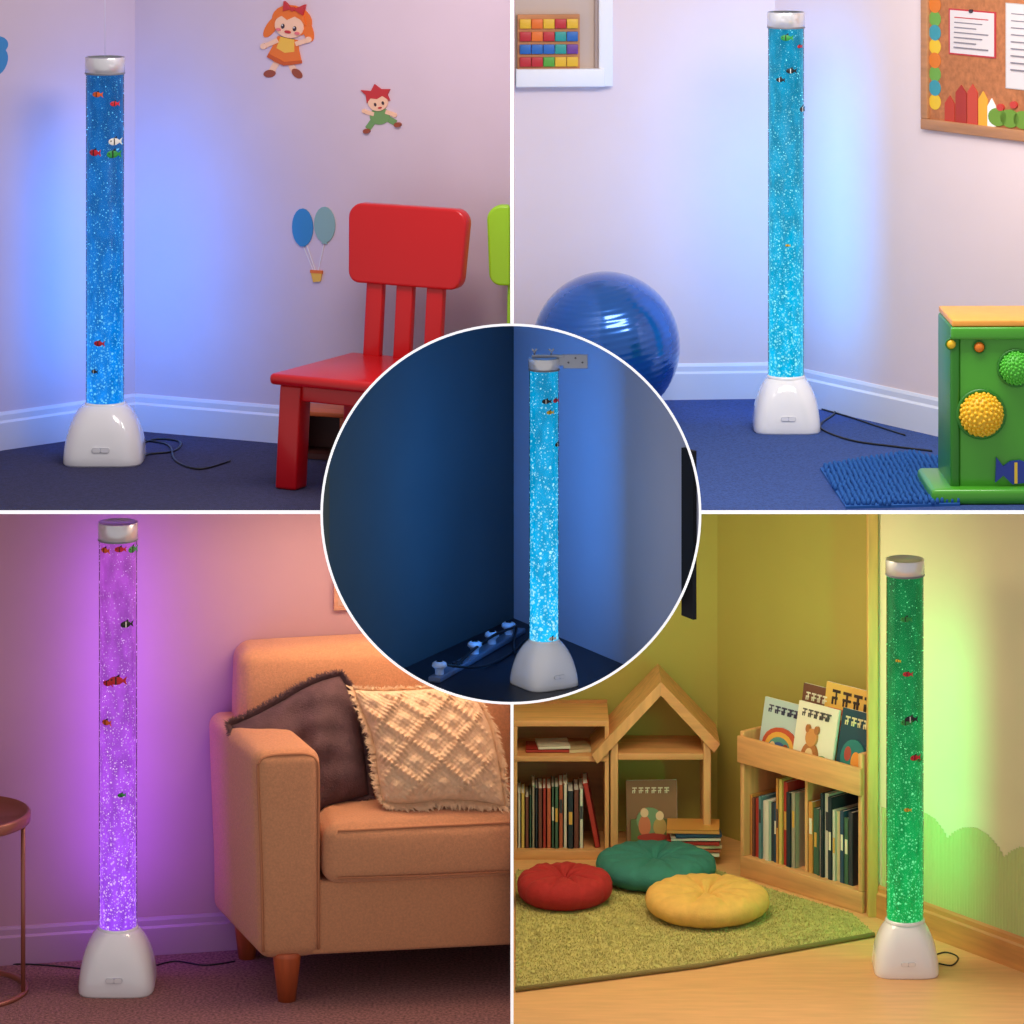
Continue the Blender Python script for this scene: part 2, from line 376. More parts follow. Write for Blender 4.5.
def chair(X,Y,z,rot,rgb,cn,label,bt=.835,bb=.575,w=.43,d=.42,sh=.355):
    m=M('painted_wood_'+cn,rgb,.3,coat=.25)
    C=thing('child_chair',(X,Y,z),rot,label,'chair')
    box('seat',-w/2-.01,w/2+.01,-d/2-.015,d/2,sh-.035,sh,m,C,bev=.014)
    box('seat_apron',-w/2+.025,w/2-.025,-d/2+.025,d/2-.025,sh-.085,sh-.03,m,C,bev=.005)
    for sx in(-1,1):
        for sy in(-1,1):
            cx=sx*(w/2-.05); cy=sy*(d/2-.05)
            box('leg',cx-.038,cx+.038,cy-.035,cy+.035,0,sh-.035,m,C,bev=.009,
                fn=lambda x,y,zz,sx=sx,sy=sy:(x+sx*.012*(1-zz/sh),y+sy*.012*(1-zz/sh),zz))
    lean=lambda x,y,zz:(x,y+(zz-sh)*.10,zz)
    yb=d/2-.03
    for cx in(-.115,-.005,.105):
        box('back_slat',cx-.03,cx+.03,yb-.014,yb+.014,sh-.01,bb+.02,m,C,bev=.006,fn=lean)
    pts=rrect(-w/2,w/2,bb,bt,.042)
    pts=[(x*(1+.07*(zz-bb)/(bt-bb)),zz+.014*(1-(x/(w/2))**2)) for x,zz in pts]
    v,f=geo_prism(pts,yb-.03,yb+.012); v=[lean(*q) for q in v]
    b=mk('backrest',v,f,m,C)
    bv=b.modifiers.new('edge','BEVEL'); bv.width=.008; bv.segments=3
    for p in b.data.polygons: p.use_smooth=len(p.vertices)==4
    return C
chair(-.438,.43,Z1,math.radians(-29),(204,5,15),'red','red painted wooden child chair with slatted back, by the wall',w=.405,d=.47,bt=.824)
gc=chair(.095,.42,Z1,math.radians(-10),(160,215,30),'lime','lime green painted child chair, only the edge of its back showing',w=.4,bt=.825)
cut_x(kids(gc),-.006)
for c in kids(gc):
    if len(c.data.vertices)==0: bpy.data.objects.remove(c)
cb=thing('storage_cubby',(-.60,.86,Z1),math.radians(-20),'small dark wooden storage cubby with orange trim on navy carpet','cubby')
dkw=wood('dark_wood',(70,32,28)); orr=wood('orange_wood',(190,90,40))
box('side_panel',-.095,-.08,-.07,.07,0,.14,orr,cb,bev=.002); box('side_panel',.08,.095,-.07,.07,0,.14,orr,cb,bev=.002)
box('top_panel',-.1,.1,-.075,.075,.14,.155,orr,cb,bev=.003); box('bottom_panel',-.08,.08,-.07,.07,0.003,.02,dkw,cb); box('back_panel',-.08,.08,.055,.07,.02,.14,dkw,cb)
def C(n,rgb,r=.6): return M(n,rgb,r)
skin=C('sticker_skin',(238,190,160)); sor=C('sticker_orange',(226,112,40)); sye=C('sticker_yellow',(232,180,70)); sbr=C('sticker_brown',(150,70,45))
srd=C('sticker_red',(190,45,50)); sgr=C('sticker_green',(110,150,90)); sbl=C('sticker_blue',(50,130,185)); stl=C('sticker_teal_grey',(135,170,168)); sdk=C('sticker_dark',(60,40,50)); swh=C('sticker_white',(225,220,225)); spk=C('sticker_pink',(220,110,120)); sod=C('sticker_orange_dark',(196,84,30))
WAr.flat('wall_sticker',288,40,[
 (seg2(283,60,277,75,6),skin),(seg2(293,60,300,70,6),skin),(ell(276,77,6,3.8,-20),sbr),(ell(303,71,6,3.8,30),sbr),
 (ell(270,30,5,13,24),sor),(ell(306,26,5,12,-28),sor),(ell(289,20,20,15.5),sor),
 ([(278,38),(298,38),(301,48),(306,60),(298,63),(289,66),(279,64),(271,60),(275,48)],sor),([(281,38),(295,38),(297,50),(288,53),(279,50)],sye),
 ([(272,57),(289,62),(305,57),(306,60),(289,66),(271,61)],sod),
 (seg2(279,42,268,50,4.5),skin),(seg2(297,42,308,36,4.5),skin),(ell(266,51,3,3),skin),(ell(309,35,3,3),skin),
 (ell(288,25.5,14.5,12),skin),([(273,22),(278,11),(290,8),(300,12),(304,22),(298,17),(292,15),(285,20),(279,17)],sor),
 (ell(282,27,1.8,2.5),sdk),(ell(294,27,1.8,2.5),sdk),(ell(281.5,26,.6,.8),swh),(ell(293.5,26,.6,.8),swh),(ell(288,31.5,3.2,1.5),srd),(ell(278.5,31,2.4,1.5),spk),(ell(297.5,31,2.4,1.5),spk),
 ([(288,8),(279,2),(280,12)],srd),([(290,8),(300,1),(300,12)],srd),(ell(289,8,2.2,2.2),srd)],
 'cut-out wall sticker of a red-haired girl in an orange dress','wall sticker',rot=10)
WAr.flat('wall_sticker',379,108,[
 (seg2(371,119,363,126,6),sgr),(seg2(384,119,392,126,6),sgr),(ell(378,116,10,8.5),sgr),(seg2(373,113,365,109,4),skin),(seg2(385,113,392,117,4),skin),(ell(364,108,2.2,2.2),skin),(ell(393,118,2.2,2.2),skin),
 (ell(380,102,10,9),skin),([(369,101),(370,93),(366,87),(376,90),(381,84),(386,90),(395,92),(391,97),(392,103),(386,97),(380,99),(374,97)],srd),(ell(377,104,1.2,1.8),sdk),(ell(385,104,1.2,1.8),sdk),(ell(381,108,2,.9),srd),(ell(362,128,3.5,2.4),sbr),(ell(394,128,3.5,2.4),sbr)],
 'cut-out wall sticker of a red-hatted child in green','wall sticker',rot=-14)
WAr.flat('wall_sticker',315,245,[
 (seg2(303,246,314,272,.7),swh),(seg2(325,240,318,272,.7),swh),(seg2(307,246,316,272,.7),swh),
 (ell(325,224,10.5,18),stl),(ell(303,228,10.5,19),sbl),([(300,247),(306,247),(303,243)],sbl),([(322,243),(328,243),(325,239)],stl),
 ([(311,271),(323,270),(321,281),(314,282)],sye),(R4(311,323,270,273),sor)],
 'wall sticker of blue and grey-green balloons carrying a basket','wall sticker')
WAl.flat('wall_sticker',-4,45,[(ell(-4,45,12,9),sbl),(ell(-2,62,9,14,20),sbl),(ell(-6,50,4,20),srd)],'blue and red cut-out wall sticker','wall sticker')
# ---------------------------------------------------------------- ROOM B (upper, sensory room)
wallB=M('warm_white_wall_paint',(234,214,214),.75,noise=.02,ns=3,bump=.02,bs=150)
blc=M('blue_carpet',(52,80,146),.95,noise=.3,ns=120,bump=.6,bs=300)
struct(box('floor_sensory_room',.0045,2.4,0.0005,2.2,Z1-.002,Z1,blc))
cB=fl(775,398,Z1); WBl=Wall((.0045,cB[1]-.07),cB); WBr=Wall(cB,(cB[0]+cB[1]/1.5,0))
WBl.build('wall_sensory_room_left',Z1,3.12,wallB,e1=.02); WBr.build('wall_sensory_room_right',Z1,3.12,wallB)
bbB=M('baseboard_white',(226,228,238),.4)
WBl.base('baseboard_sensory_room_left',Z1,.125,bbB); WBr.base('baseboard_sensory_room_right',Z1,.125,bbB)
LX,LY=fl(786,429,Z1); sB=F/(LY+D)
lamp(0,LX,LY,Z1,(429-12)/sB,36/sB,67/sB,53/sB,16/sB,(0,140,180),(0,188,238),(160,252,250),'cyan',(.0,.32,1),4.8,
  [(1.31,-5,'green',.035),(1.2,10,'black',.03),(1.17,-25,'black',.026),(1.07,60,'black',.03),(.62,0,'yellow',.015),(1.28,45,'red',.02)],dens=1.1,
  blabel='tall bubble tube lamp glowing cyan, white base, blue carpet',lf=.85,lz=.5)
cable([fl(818,405,Z1),fl(835,413,Z1),fl(820,428,Z1),fl(850,441,Z1),fl(890,447,Z1),fl(932,452,Z1)],Z1,r=.0035)
cable([fl(822,410,Z1),fl(850,418,Z1),fl(880,428,Z1),fl(905,436,Z1)],Z1,r=.003)
bx,by=fl(606,420,Z1); br=74*(by+D)/F
def ballprof():
    p=[]
    for i in range(301):
        a=math.pi*i/300; rr=br*(1+.0013*math.sin(a*70) if .45<a<2.7 else 1); p.append((max(rr*math.sin(a),.0001),-rr*math.cos(a)))
    return p
bo=lathe('exercise_ball',ballprof(),M('glossy_blue_vinyl',(12,90,176),.2,coat=.8,metal=.5),n=96)
bo.location=(bx,by,Z1+br); bo.rotation_euler=(math.radians(8),math.radians(-8),0); tag(bo,'large glossy blue ribbed exercise ball on blue carpet by the wall','exercise ball')
u,z,ku,kz=WBl.frame(560,40); X,Y=WBl.xy(u)
def wl(px,py): return ((px-560)*ku,-(py-40)*kz)
wn=thing('window_1',(X,Y,z),WBl.ang); del wn['label']; del wn['category']; struct(wn)
x0=wl(515,0)[0];x1=wl(598,0)[0];xr=wl(612,0)[0]; zt=3.1-z; zs=wl(0,68)[1]; zb=wl(0,86)[1]
struct(box('window_pane',x0,x1,-.006,-.001,zs,zt,M('recess_cream',(200,178,164),.7),wn))
struct(box('window_casing',x1,xr,-.035,0,zb,zt,white,wn,bev=.003)); struct(box('window_sill',x0,x1+.02,-.05,0,zb,zs,white,wn,bev=.004))
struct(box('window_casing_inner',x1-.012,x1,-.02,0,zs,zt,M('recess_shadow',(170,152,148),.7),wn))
bs=thing('block_organizer',(*WBl.xy(WBl.at(548,66)[0],.026),z+zs),WBl.ang,'small wooden rack of colourful plastic blocks on a sill','toy storage')
bw=62*ku; bh=54*kz
ow=wood('organizer_wood',(196,130,80))
box('frame',-bw/2,bw/2,-.002,.018,0,bh,ow,bs)
cols=[(228,178,40),(230,110,30),(30,100,176),(190,36,46),(36,150,140),(84,160,56),(110,56,140)]
for r_ in range(4):
    for c_ in range(5):
        q=cols[[[3,3,5,0,0],[2,2,2,4,6],[3,1,3,4,2],[0,1,0,3,0]][r_][c_]]; a=-bw/2+.006+(bw-.012)*c_/5; zz=.006+(bh-.012)*r_/4
        o=box('toy_block',a+.001,a+(bw-.012)/5-.001,-.014,-.003,zz+.002,zz+(bh-.012)/4-.009,M('block_%d'%cols.index(q),q,.4),bev=.002)
        o.location=bs.location; o.rotation_euler=bs.rotation_euler; tag(o,'colourful plastic toy block stored in a wooden rack','toy block','blocks in the wooden rack')
cork=M('cork',(180,112,70),.9,noise=.2,ns=60); fw=wood('board_frame_wood',(186,130,88))
u,z,ku,kz=WBr.frame(975,60); X,Y=WBr.xy(u)
cbd=thing('cork_board',(X,Y,z),WBr.ang,'wood-framed cork notice board with scalloped colourful border','notice board')
def bl(px,py): return ((px-975)*ku,-(py-60)*kz)
xa=bl(931,0)[0]; xb=bl(1075,0)[0]; za=bl(0,124)[1]; zz=3.1-z
box('cork_panel',xa,xb,-.008,0,za,zz,cork,cbd)
box('frame_rail',xa-7*ku,xb,-.02,0,za-11*kz,za,fw,cbd,bev=.003); box('frame_stile',xa-7*ku,xa,-.02,0,za,zz,fw,cbd,bev=.003)
g=G(); sc=[(232,190,50),(220,120,40),(110,165,70),(60,150,165)]
for i in range(9):
    m=M('border_%d'%(i%4),sc[i%4],.6); py=-14+i*14.0
    g.add(geo_prism([bl(a,b) for a,b in ell(936.5,py+8,6,8)],-.0095-.0004*(i%2),-.008),m)
g.make('scalloped_border',cbd)
g=G()
def cr(px,w,top,m):
    g.add(geo_prism([bl(a,b) for a,b in [(px,124),(px,top+8),(px+w/2,top),(px+w,top+8),(px+w,124)]],-.0115,-.008),m)
for i,(px,w,top,c) in enumerate([(947,10,98,(190,60,40)),(958,11,86,(170,50,40)),(970,10,84,(200,70,50)),(981,9,90,(235,170,50)),(990,8,96,(245,245,240))]):
    cr(px,w,top,M('crayon_%d'%i,c,.6))
g.make('crayon_fence',cbd)
g=G(); gm=M('shrub_green',(110,150,50),.7); fr=M('flower_red',(200,60,50),.6)
for px in(1000,1012,1025,1040,1055): g.add(geo_prism([bl(a,b) for a,b in ell(px,114,9,9)],-.013,-.008),gm)
for px,py in((1003,104),(1016,100),(1030,104),(1046,102)): g.add(geo_prism([bl(a,b) for a,b in ell(px,py,3.5,3.5)],-.0145,-.008),fr)
g.make('paper_garden',cbd)
red_b=M('red_border',(190,50,60),.6); txt=M('ink_grey',(130,125,135),.7); pap2=M('notice_paper_white',(222,212,212),.8)
it=[(R4(951,998,10,56),red_b),(R4(952.5,996.5,11.5,54.5),pap2)]+[(R4(957,991-6*(i%3),18+i*5,19+i*5),txt if i else red_b) for i in range(7)]+[(ell(974,11,1.8,1.8),sdk)]
WBr.flat('notice_paper',974,33,it,'white printed notice with a thin red border pinned to cork','paper',th=.0105,group='papers on the cork board')
it=[(R4(1008,1045,4,90),M('paper_edge',(195,190,186),.7)),(R4(1009,1044,5,89),pap2)]+[(R4(1014,1040-5*(i%2),14+i*7,15+i*7),txt) for i in range(9)]
WBr.flat('notice_paper',1026,46,it,'tall white printed notice pinned to cork','paper',th=.0105,group='papers on the cork board')
gm=M('green_lacquer',(74,166,40),.3,coat=.3); gd=M('dark_green_lacquer',(46,126,32),.35); om=M('orange_wood_top',(250,172,72),.4,noise=.06,ns=20)
ac=thing('activity_cube',(1.345,.12,Z1),math.radians(1.0),'green wooden activity cube with knobby balls, orange top and fish','activity toy')
AW=.34
box('body',.0,AW,.0,.27,.03,.522,gm,ac,bev=.006)
box('side_panel',-.028,.0,-.006,.28,.0,.53,gd,ac,bev=.008); box('top_tray',-.024,AW,-.014,.29,.529,.548,om,ac,bev=.004)
box('top_rail',-.028,AW,-.018,.004,.49,.528,gm,ac,bev=.008)
box('foot',-.09,AW,-.05,.30,0,.048,gm,ac,bev=.014)
ox=(1.345-1.2804)*332.7
def knob(px,py,r,m,name,sp=0):
    x=(px-938-ox)/332.7; zz=(500-py)/332.7; rr=r/332.7
    lathe('knob_ring',[(rr*1.2,0),(rr*1.2,.006),(rr*1.02,.007),(rr*1.0,0)],gd,ac,axis='y',loc=(x,-.001,zz))
    g=G(); g.add(sphere_geo((x,.0,zz),(rr,rr*.9,rr),24,14),m)
    if sp:
        k=110
        for i in range(k):
            a=i*2.39996; y=1-(i+.5)/k; q=math.sqrt(max(0,1-y*y)); g.add(sphere_geo((x+rr*q*math.cos(a),-rr*.9*y,zz+rr*q*math.sin(a)),rr*.105,7,5),m)
    g.make(name,ac,smooth=True)
knob(981,412,21,M('yellow_rubber',(250,200,40),.4),'sensory_ball',1); knob(1016,366,16,M('green_rubber',(90,200,60),.4),'sensory_ball',1)
knob(979,345,5.5,M('orange_rubber',(240,130,30),.4),'button'); knob(951,342,5,M('yellow_rubber',(240,185,40),.4),'button')
bf=M('blue_fish_paint',(35,60,160),.4)
px=lambda a,b:((a-938-ox)/332.7,(500-b)/332.7)
mk('fish_cutout',*geo_prism([px(a,b) for a,b in [(996,455),(1003,464),(1010,459),(1020,458),(1030,462),(1036,471),(1028,480),(1012,482),(1003,473),(995,480)]],-.01,.002),[bf],ac)
mk('fish_stripe',*geo_prism([px(a,b) for a,b in R4(1014,1017,460,481)],-.0115,.0),[M('fish_stripe_paint',(240,200,60),.4)],ac)
p=[fl(820,470,Z1),fl(910,456,Z1),fl(960,466,Z1),fl(960,506,Z1),fl(846,509,Z1)]
cx=sum(a for a,b in p)/5; cy=sum(b for a,b in p)/5
m1=M('blue_chenille',(30,92,168),.9); g=G()
n=len(p); v=[(a-cx,b-cy,0.0) for a,b in p]+[(a-cx,b-cy,.008) for a,b in p]
g.add((v,[list(range(n))[::-1],list(range(n,2*n))]+[[i,(i+1)%n,n+(i+1)%n,n+i] for i in range(n)]),m1)
mt=g.make('bath_mat'); mt.location=(cx,cy,Z1); tag(mt,'blue chenille loop mat lying on blue carpet','mat')
def inpoly(x,y,P):
    c=False;j=len(P)-1
    for i in range(len(P)):
        if (P[i][1]>y)!=(P[j][1]>y) and x<(P[j][0]-P[i][0])*(y-P[i][1])/(P[j][1]-P[i][1])+P[i][0]: c=not c
        j=i
    return c
g=G(); xs=[a for a,b in p]; ys=[b for a,b in p]; x=min(xs)
while x<max(xs):
    y=min(ys)
    while y<max(ys):
        if inpoly(x,y,p): g.add(sphere_geo((x-cx+random.uniform(-.003,.003),y-cy+random.uniform(-.003,.003),.014),(.0065,.0065,.011),6,4),m1)
        y+=.019
    x+=.016
lp=g.make('mat_loops',mt,smooth=True); lp['kind']='stuff'
# ---------------------------------------------------------------- ROOM C (lower, living room)
wallC=M('mauve_wall_paint',(186,144,146),.8,noise=.03,ns=3,bump=.02,bs=150)
carC=M('mauve_carpet',(150,102,98),.95,noise=.55,ns=110,bump=.8,bs=240)
struct(box('floor_living_room',-2.2,-.0045,-.35,1.1,-.02,0,carC))
WC=Wall((-2.05,.45),(-.0045,.89)); WC.build('wall_living_room_back',0,Z1-.012,wallC)
WCs=Wall((-2.05,-.1),(-2.05,.45)); WCs.build('wall_living_room_side',0,Z1-.012,wallC)
bbC=M('baseboard_mauve',(184,146,160),.5); WC.base('baseboard_living_room',0,.118,bbC)
LX,LY=fl(118,986); sC=F/(LY+D)
lamp(0,LX,LY,0,(986-522)/sC,38/sC,76/sC,59/sC,18/sC,(172,74,186),(164,76,252),(250,205,255),'purple',(.24,.05,1),4.0,
 [(1.345,-40,'orange',.03),(1.35,10,'red',.03),(1.345,55,'green',.035),(1.12,30,'black',.035),(.95,0,'red',.045),(.94,-30,'red',.03),(.82,-35,'orange',.03),(.6,15,'green',.022)],
 blabel='tall bubble tube lamp glowing purple, white base, beside sofa')
cable([fl(-20,966),fl(30,965),fl(85,970),fl(100,975)],0,r=.0025)
cable([fl(150,968),fl(175,962),fl(205,966),fl(235,962)],0,r=.0025)
cop=M('copper_brown_metal',(160,96,78),.35,metal=.3)
st=thing('side_table',(-1.665,.29,0),0,'small round copper-brown metal side table beside a wall','side table')
lathe('table_top',[(.001,.515),(.19,.515),(.195,.52),(.195,.545),(.19,.55),(.185,.55),(.183,.533),(.001,.533)],cop,st)
for a in(-10,110,230):
    r_=math.radians(a); sweep('leg',[(.18*math.cos(r_),.18*math.sin(r_),.0),(.18*math.cos(r_),.18*math.sin(r_),.516)],.007,cop,st,smooth=0)
lathe('foot_ring',[(.172,0.0),(.188,0.0),(.188,.012),(.172,.012),(.172,0)],cop,st)
pf=thing('framed_picture',(*WC.xy(WC.at(372,573)[0],.0),WC.at(372,573)[1]),WC.ang,'pale wood framed picture hanging on a mauve wall','picture')
fwd=wood('pale_frame_wood',(196,140,110))
box('print',-.115,.115,-.008,-.002,-.1,.1,M('print_cream',(196,158,140),.8),pf)
for a in((-.125,.125,-.11,-.098),(-.125,.125,.098,.11)): box('frame_rail',a[0],a[1],-.018,0,a[2],a[3],fwd,pf)
for a in(-.125,.113): box('frame_stile',a,a+.012,-.018,0,-.098,.098,fwd,pf)
fab=M('tan_woven_fabric',(212,146,102),.9,noise=.10,ns=150,bump=.5,bs=500,sheen=.15)
sx,sy=fl(260,1006); ang=math.radians(9)
S=thing('sofa',(sx,sy,0),ang,'tan woven fabric sofa with rounded arm and tapered wooden legs','sofa')
W=.90; DP=.55
puff('base_rail',.02,W,.012,DP,.14,.362,.014,.0,fab,S,fn=lambda x,y,zz:(x-(.05*y/DP if x<.3 else 0),y,zz))
af=lambda x,y,zz:(x-(.11*(y/DP))-(.018*max(0,zz-.3)/.45 if x<.09 else 0),y,zz)
puff('armrest',0,.19,0,DP-.02,.135,.765,.042,.006,fab,S,fn=af)
puff('seat_cushion',.194,W+.1,-.010,.40,.352,.540,.045,.016,fab,S)
puff('backrest',.0,W+.1,DP-.20,DP,.36,.98,.048,.012,fab,S,fn=lambda x,y,zz:(x-.035*(1-min(1,max(0,x)/.3)),y+.04*(zz-.4),zz))
pip=M('fabric_piping',(182,118,80),.9)
sweep('cushion_piping',[(.235,-.014,.378),(.5,-.020,.375),(W,-.021,.376)],.0032,pip,S,smooth=0)
sweep('cushion_piping',[(.235,-.006,.518),(.5,-.010,.522),(W,-.011,.522)],.0032,pip,S,smooth=0)
arc=[af(*q) for q in [(.012,.010,.16),(.012,.010,.45),(.012,.010,.69),(.020,.010,.733),(.050,.010,.750),(.095,.010,.753),(.145,.010,.750),(.172,.010,.733),(.180,.010,.69),(.180,.010,.45),(.180,.010,.16)]]
sweep('arm_piping',arc,.0045,pip,S)
lw=wood('walnut_leg',(184,86,44),'z')
for lx,ly in((.085,.04),(-.0,DP-.09)):
    lathe('leg',[(.001,0),(.027,0),(.043,.135),(.043,.15),(.001,.15)],lw,S,n=24,loc=(lx,ly,0))
cut_x(kids(S),-.006)
def sofaP(lx,ly,lz):
    return (sx+lx*math.cos(ang)-ly*math.sin(ang),sy+lx*math.sin(ang)+ly*math.cos(ang),lz)
def pillow(name,cx,cy,cz,size,th,roll,lean,yaw,mat,label,knit=False,fringe=None,fl_len=.02,dens=300,wf=1.0,sh=0.0):
    P=thing(name,(cx,cy,cz),0,label,'cushion')
    n=120 if knit else 60; v=[];f=[];h=size/2
    Rm=Matrix.Rotation(yaw,3,'Z')@Matrix.Rotation(lean,3,'X')@Matrix.Rotation(roll,3,'Y')
    def tf(x,y,z_):
        # slouch: the outline sags and waves a little
        A=x/h;B=z_/h; k=1-.06*(A*A)*(B*B)
        return Rm@Vector(((x*wf-sh*z_)*k+.012*math.sin(2.6*B+1),y,z_*k+.014*math.sin(2.4*A+.6)-.012*(1-A*A)*max(0,B)))
    for sgn in(-1,1):
        for i in range(n+1):
            for j in range(n+1):
                a=2*i/n-1;b=2*j/n-1
                x=a*h*(1-.06*(1-abs(b))*abs(a)); zz=b*h*(1-.06*(1-abs(a))*abs(b))
                t=th/2*((1-a**4)*(1-b**4))**.55
                if sgn<0:
                    if knit:
                        ed=min(1,(1-max(abs(a),abs(b)))*8)
                        a2=a+.03*math.sin(5*b+1); b2=b+.03*math.sin(4*a)
                        d1=abs(((a2+b2)*2.7)%2-1);d2=abs(((a2-b2)*2.7)%2-1); dm=min(d1,d2)
                        t+=.022*max(0,1-dm*2.8)*(.65+.35*math.sin(54*(a+b if d2<d1 else a-b)+3*a))*ed
                        t+=.016*max(0,1-math.hypot(1-d1,1-d2)*2.2)*ed
                        t+=.003*math.sin(62*a)*math.sin(62*b)*ed
                    else:
                        e2=(1-a*a)*(1-b*b)
                        t+=.014*math.sin(5*a+3*b*b)*math.sin(4*b+1)*e2+.010*math.sin(9*a-4*b)*e2+.006*math.sin(14*b+5*a*a+2)*e2
                        t-=.035*math.exp(-((a+b*.3)**2)*9)*max(0,b)*(1-b*b)
                v.append(tuple(tf(x,sgn*t,zz)))
    m=n+1
    for s_ in range(2):
        o=s_*m*m
        for i in range(n):
            for j in range(n): f.append([o+i*m+j,o+(i+1)*m+j,o+(i+1)*m+j+1,o+i*m+j+1])
    mk('cushion_cover',v,f,mat,P,smooth=True)
    g=G()
    for i in range(dens):
        s_=random.uniform(-1,1); side=random.randrange(4)
        k=h*(1-.06*(1-abs(s_)))
        q=[(s_*h,k),(s_*h,-k),(k,s_*h),(-k,s_*h)][side]; d=[(0,1),(0,-1),(1,0),(-1,0)][side]
        L_=fl_len*random.uniform(.4,1.1); jx=random.uniform(-1,1)*L_; w=.0026 if not knit else .005
        tx=abs(d[1]);tz=abs(d[0])
        p0=Vector((q[0]-d[0]*.008,0,q[1]-d[1]*.008)); e=Vector((d[0]*L_+tx*jx,random.uniform(-.9,.3)*L_,d[1]*L_+tz*jx-(.3*L_ if knit else 0))); pr=Vector((tx*w,0,tz*w))
        md=p0+e*.55+Vector((0,-.2*L_,0))
        V=[p0-pr,p0+pr,md-pr*.8,md+pr*.8,p0+e]
        g.add(([tuple(tf(*q_)) for q_ in V],[[0,1,3,2],[2,3,4]]),fringe)
    fr=g.make('fringe',P); fr['kind']='stuff'
    return P
pm=M('plum_brown_fabric',(92,64,66),.9,noise=.2,ns=25,bump=.4,bs=200); cm=M('cream_knit',(228,190,152),.95,noise=.08,ns=60,bump=.5,bs=350)
pc=sofaP(.165,.27,.725)
pp=pillow('throw_pillow',(302-512)*(pc[1]+D)/F,pc[1],H-(757-YH)*(pc[1]+D)/F,.395,.15,math.radians(-20),math.radians(-18),math.radians(6),pm,'plum brown throw pillow with shaggy fringe leaning on a sofa',fringe=pm,fl_len=.034,dens=4200,sh=-.10)
py_=sy+.235
pp=pillow('throw_pillow',(432-512)*(py_+D)/F,py_,H-(746-YH)*(py_+D)/F,.355,.15,math.radians(5),math.radians(-24),math.radians(2),cm,'cream knitted throw pillow with diamond pattern and tassels',knit=True,fringe=cm,fl_len=.032,dens=1500,wf=1.12,sh=.40)
cut_x(kids(pp),-.006)
# ---------------------------------------------------------------- ROOM D (lower, kindergarten)
wallD=M('olive_wall_paint',(188,174,86),.8,noise=.03,ns=3,bump=.02,bs=150); wallE=M('cream_wall_paint',(226,212,172),.8,noise=.03,ns=3)
flD=M('light_wood_floor',(228,172,116),.4,noise=.08,ns=3,stretch=(2,14,1))
struct(box('floor_kindergarten',.0045,2.2,-.35,YB,-.02,0,flD))
WD1=Wall((.0045,1.97),(.72,1.97)); WD2=Wall((.72,1.97),(1.31,1.235)); WD3=Wall((1.19,1.035),(1.80,.20))
WD1.build('wall_kindergarten_back',0,Z1-.012,wallD,e1=.03); WD2.build('wall_kindergarten_alcove',0,Z1-.012,wallD,e1=.2); WD3.build('wall_kindergarten_right',0,Z1-.012,wallE)
wB=wood('honey_wood',(220,160,104)); wV=wood('honey_wood_upright',(222,166,110),'z'); wBack=wood('honey_wood_back',(186,130,78))
WD3.base('baseboard_kindergarten',0,.105,wood('baseboard_wood',(206,140,80)))
struct(box('door_casing',1.155,1.19,1.02,1.06,0,Z1-.012,wood('casing_wood',(214,170,92),'z'),bev=.004))
u,z,ku,kz=WD3.frame(960,880)
def bp(px,py): return ((px-960)*ku,-(py-880)*kz)
hs=[(905,833),(915,826),(925,824),(935,827),(943,835),(948,842),(954,834),(964,826),(976,822),(988,825),(998,833),(1004,842),(1010,834),(1020,826),(1034,824),(1050,830)]
def wains():
    g=G(); zb=.105-z
    P=[bp(a,b) for a,b in hs]; xs=[q[0] for q in P]
    n=64; a0=-WD3.at(960,880)[0]+.02; a1=xs[-1]; w=(a1-a0)/n
    mm=M('bush_green_paint',(186,194,126),.7)
    for i in range(n):
        xa_=a0+i*w; xm=xa_+w/2
        if xm<=xs[0]: zt=P[0][1]
        else:
            for k in range(len(xs)-1):
                if xs[k]<=xm<=xs[k+1]:
                    t=(xm-xs[k])/(xs[k+1]-xs[k]); zt=P[k][1]*(1-t)+P[k+1][1]*t
        v=[];f=[]
        for k in range(6):
            t=math.pi*k/5; v+= [(xm-w/2*math.cos(t),-.0015-.002*math.sin(t),zb),(xm-w/2*math.cos(t),-.0015-.002*math.sin(t),zt)]
        for k in range(5): f.append([2*k,2*k+1,2*k+3,2*k+2])
        f.append([1,3,5,7,9,11]); g.add((v,f),mm)
    X,Y=WD3.xy(u); o=g.make('wall_panel',loc=(X,Y,z),rot=WD3.ang); tag(o,'ribbed pale green wall panel with a bush-shaped top edge','wall panel')
wains()
LX,LY=fl(905,969); sD=F/(LY+D)
lamp(0,LX,LY,0,(969-559)/sD,37/sD,65/sD,50/sD,16/sD,(6,112,56),(0,170,78),(130,250,165),'green',(.0,1,.36),2.3,
 [(1.1,-5,'green',.03),(.93,0,'red',.026),(.79,10,'black',.035),(.78,-5,'green',.03),(.67,25,'red',.03),(.66,45,'green',.02),(.97,-30,'yellow',.016),(.51,0,'yellow',.02)],
 blabel='tall bubble tube lamp glowing green, white base, wood floor',lf=.8,lz=.42)
cable([fl(930,958),fl(945,953),fl(958,958),fl(952,966),fl(938,964)],0,r=.0025)
def book_geo(w,h,d,cm_,rnd=random):
    g=G(); c=.0022
    g.add(bgeo(0,c,0,d,0,h),cm_); g.add(bgeo(w-c,w,0,d,0,h),cm_); g.add(bgeo(0,w,0,c,0,h),cm_); g.add(bgeo(c,w-c,c,d-.003,.003,h-.003),paper)
    q=rnd.random()
    if q<.45:
        bandm=M('book_band_%d'%int(q*6),[(236,226,200),(60,60,70),(220,170,80)][int(q*6)],.6)
        zt=rnd.uniform(.55,.8); g.add(bgeo(w*.2,w*.8,-.0006,.0,h*(zt-.22),h*zt),bandm)
    return g
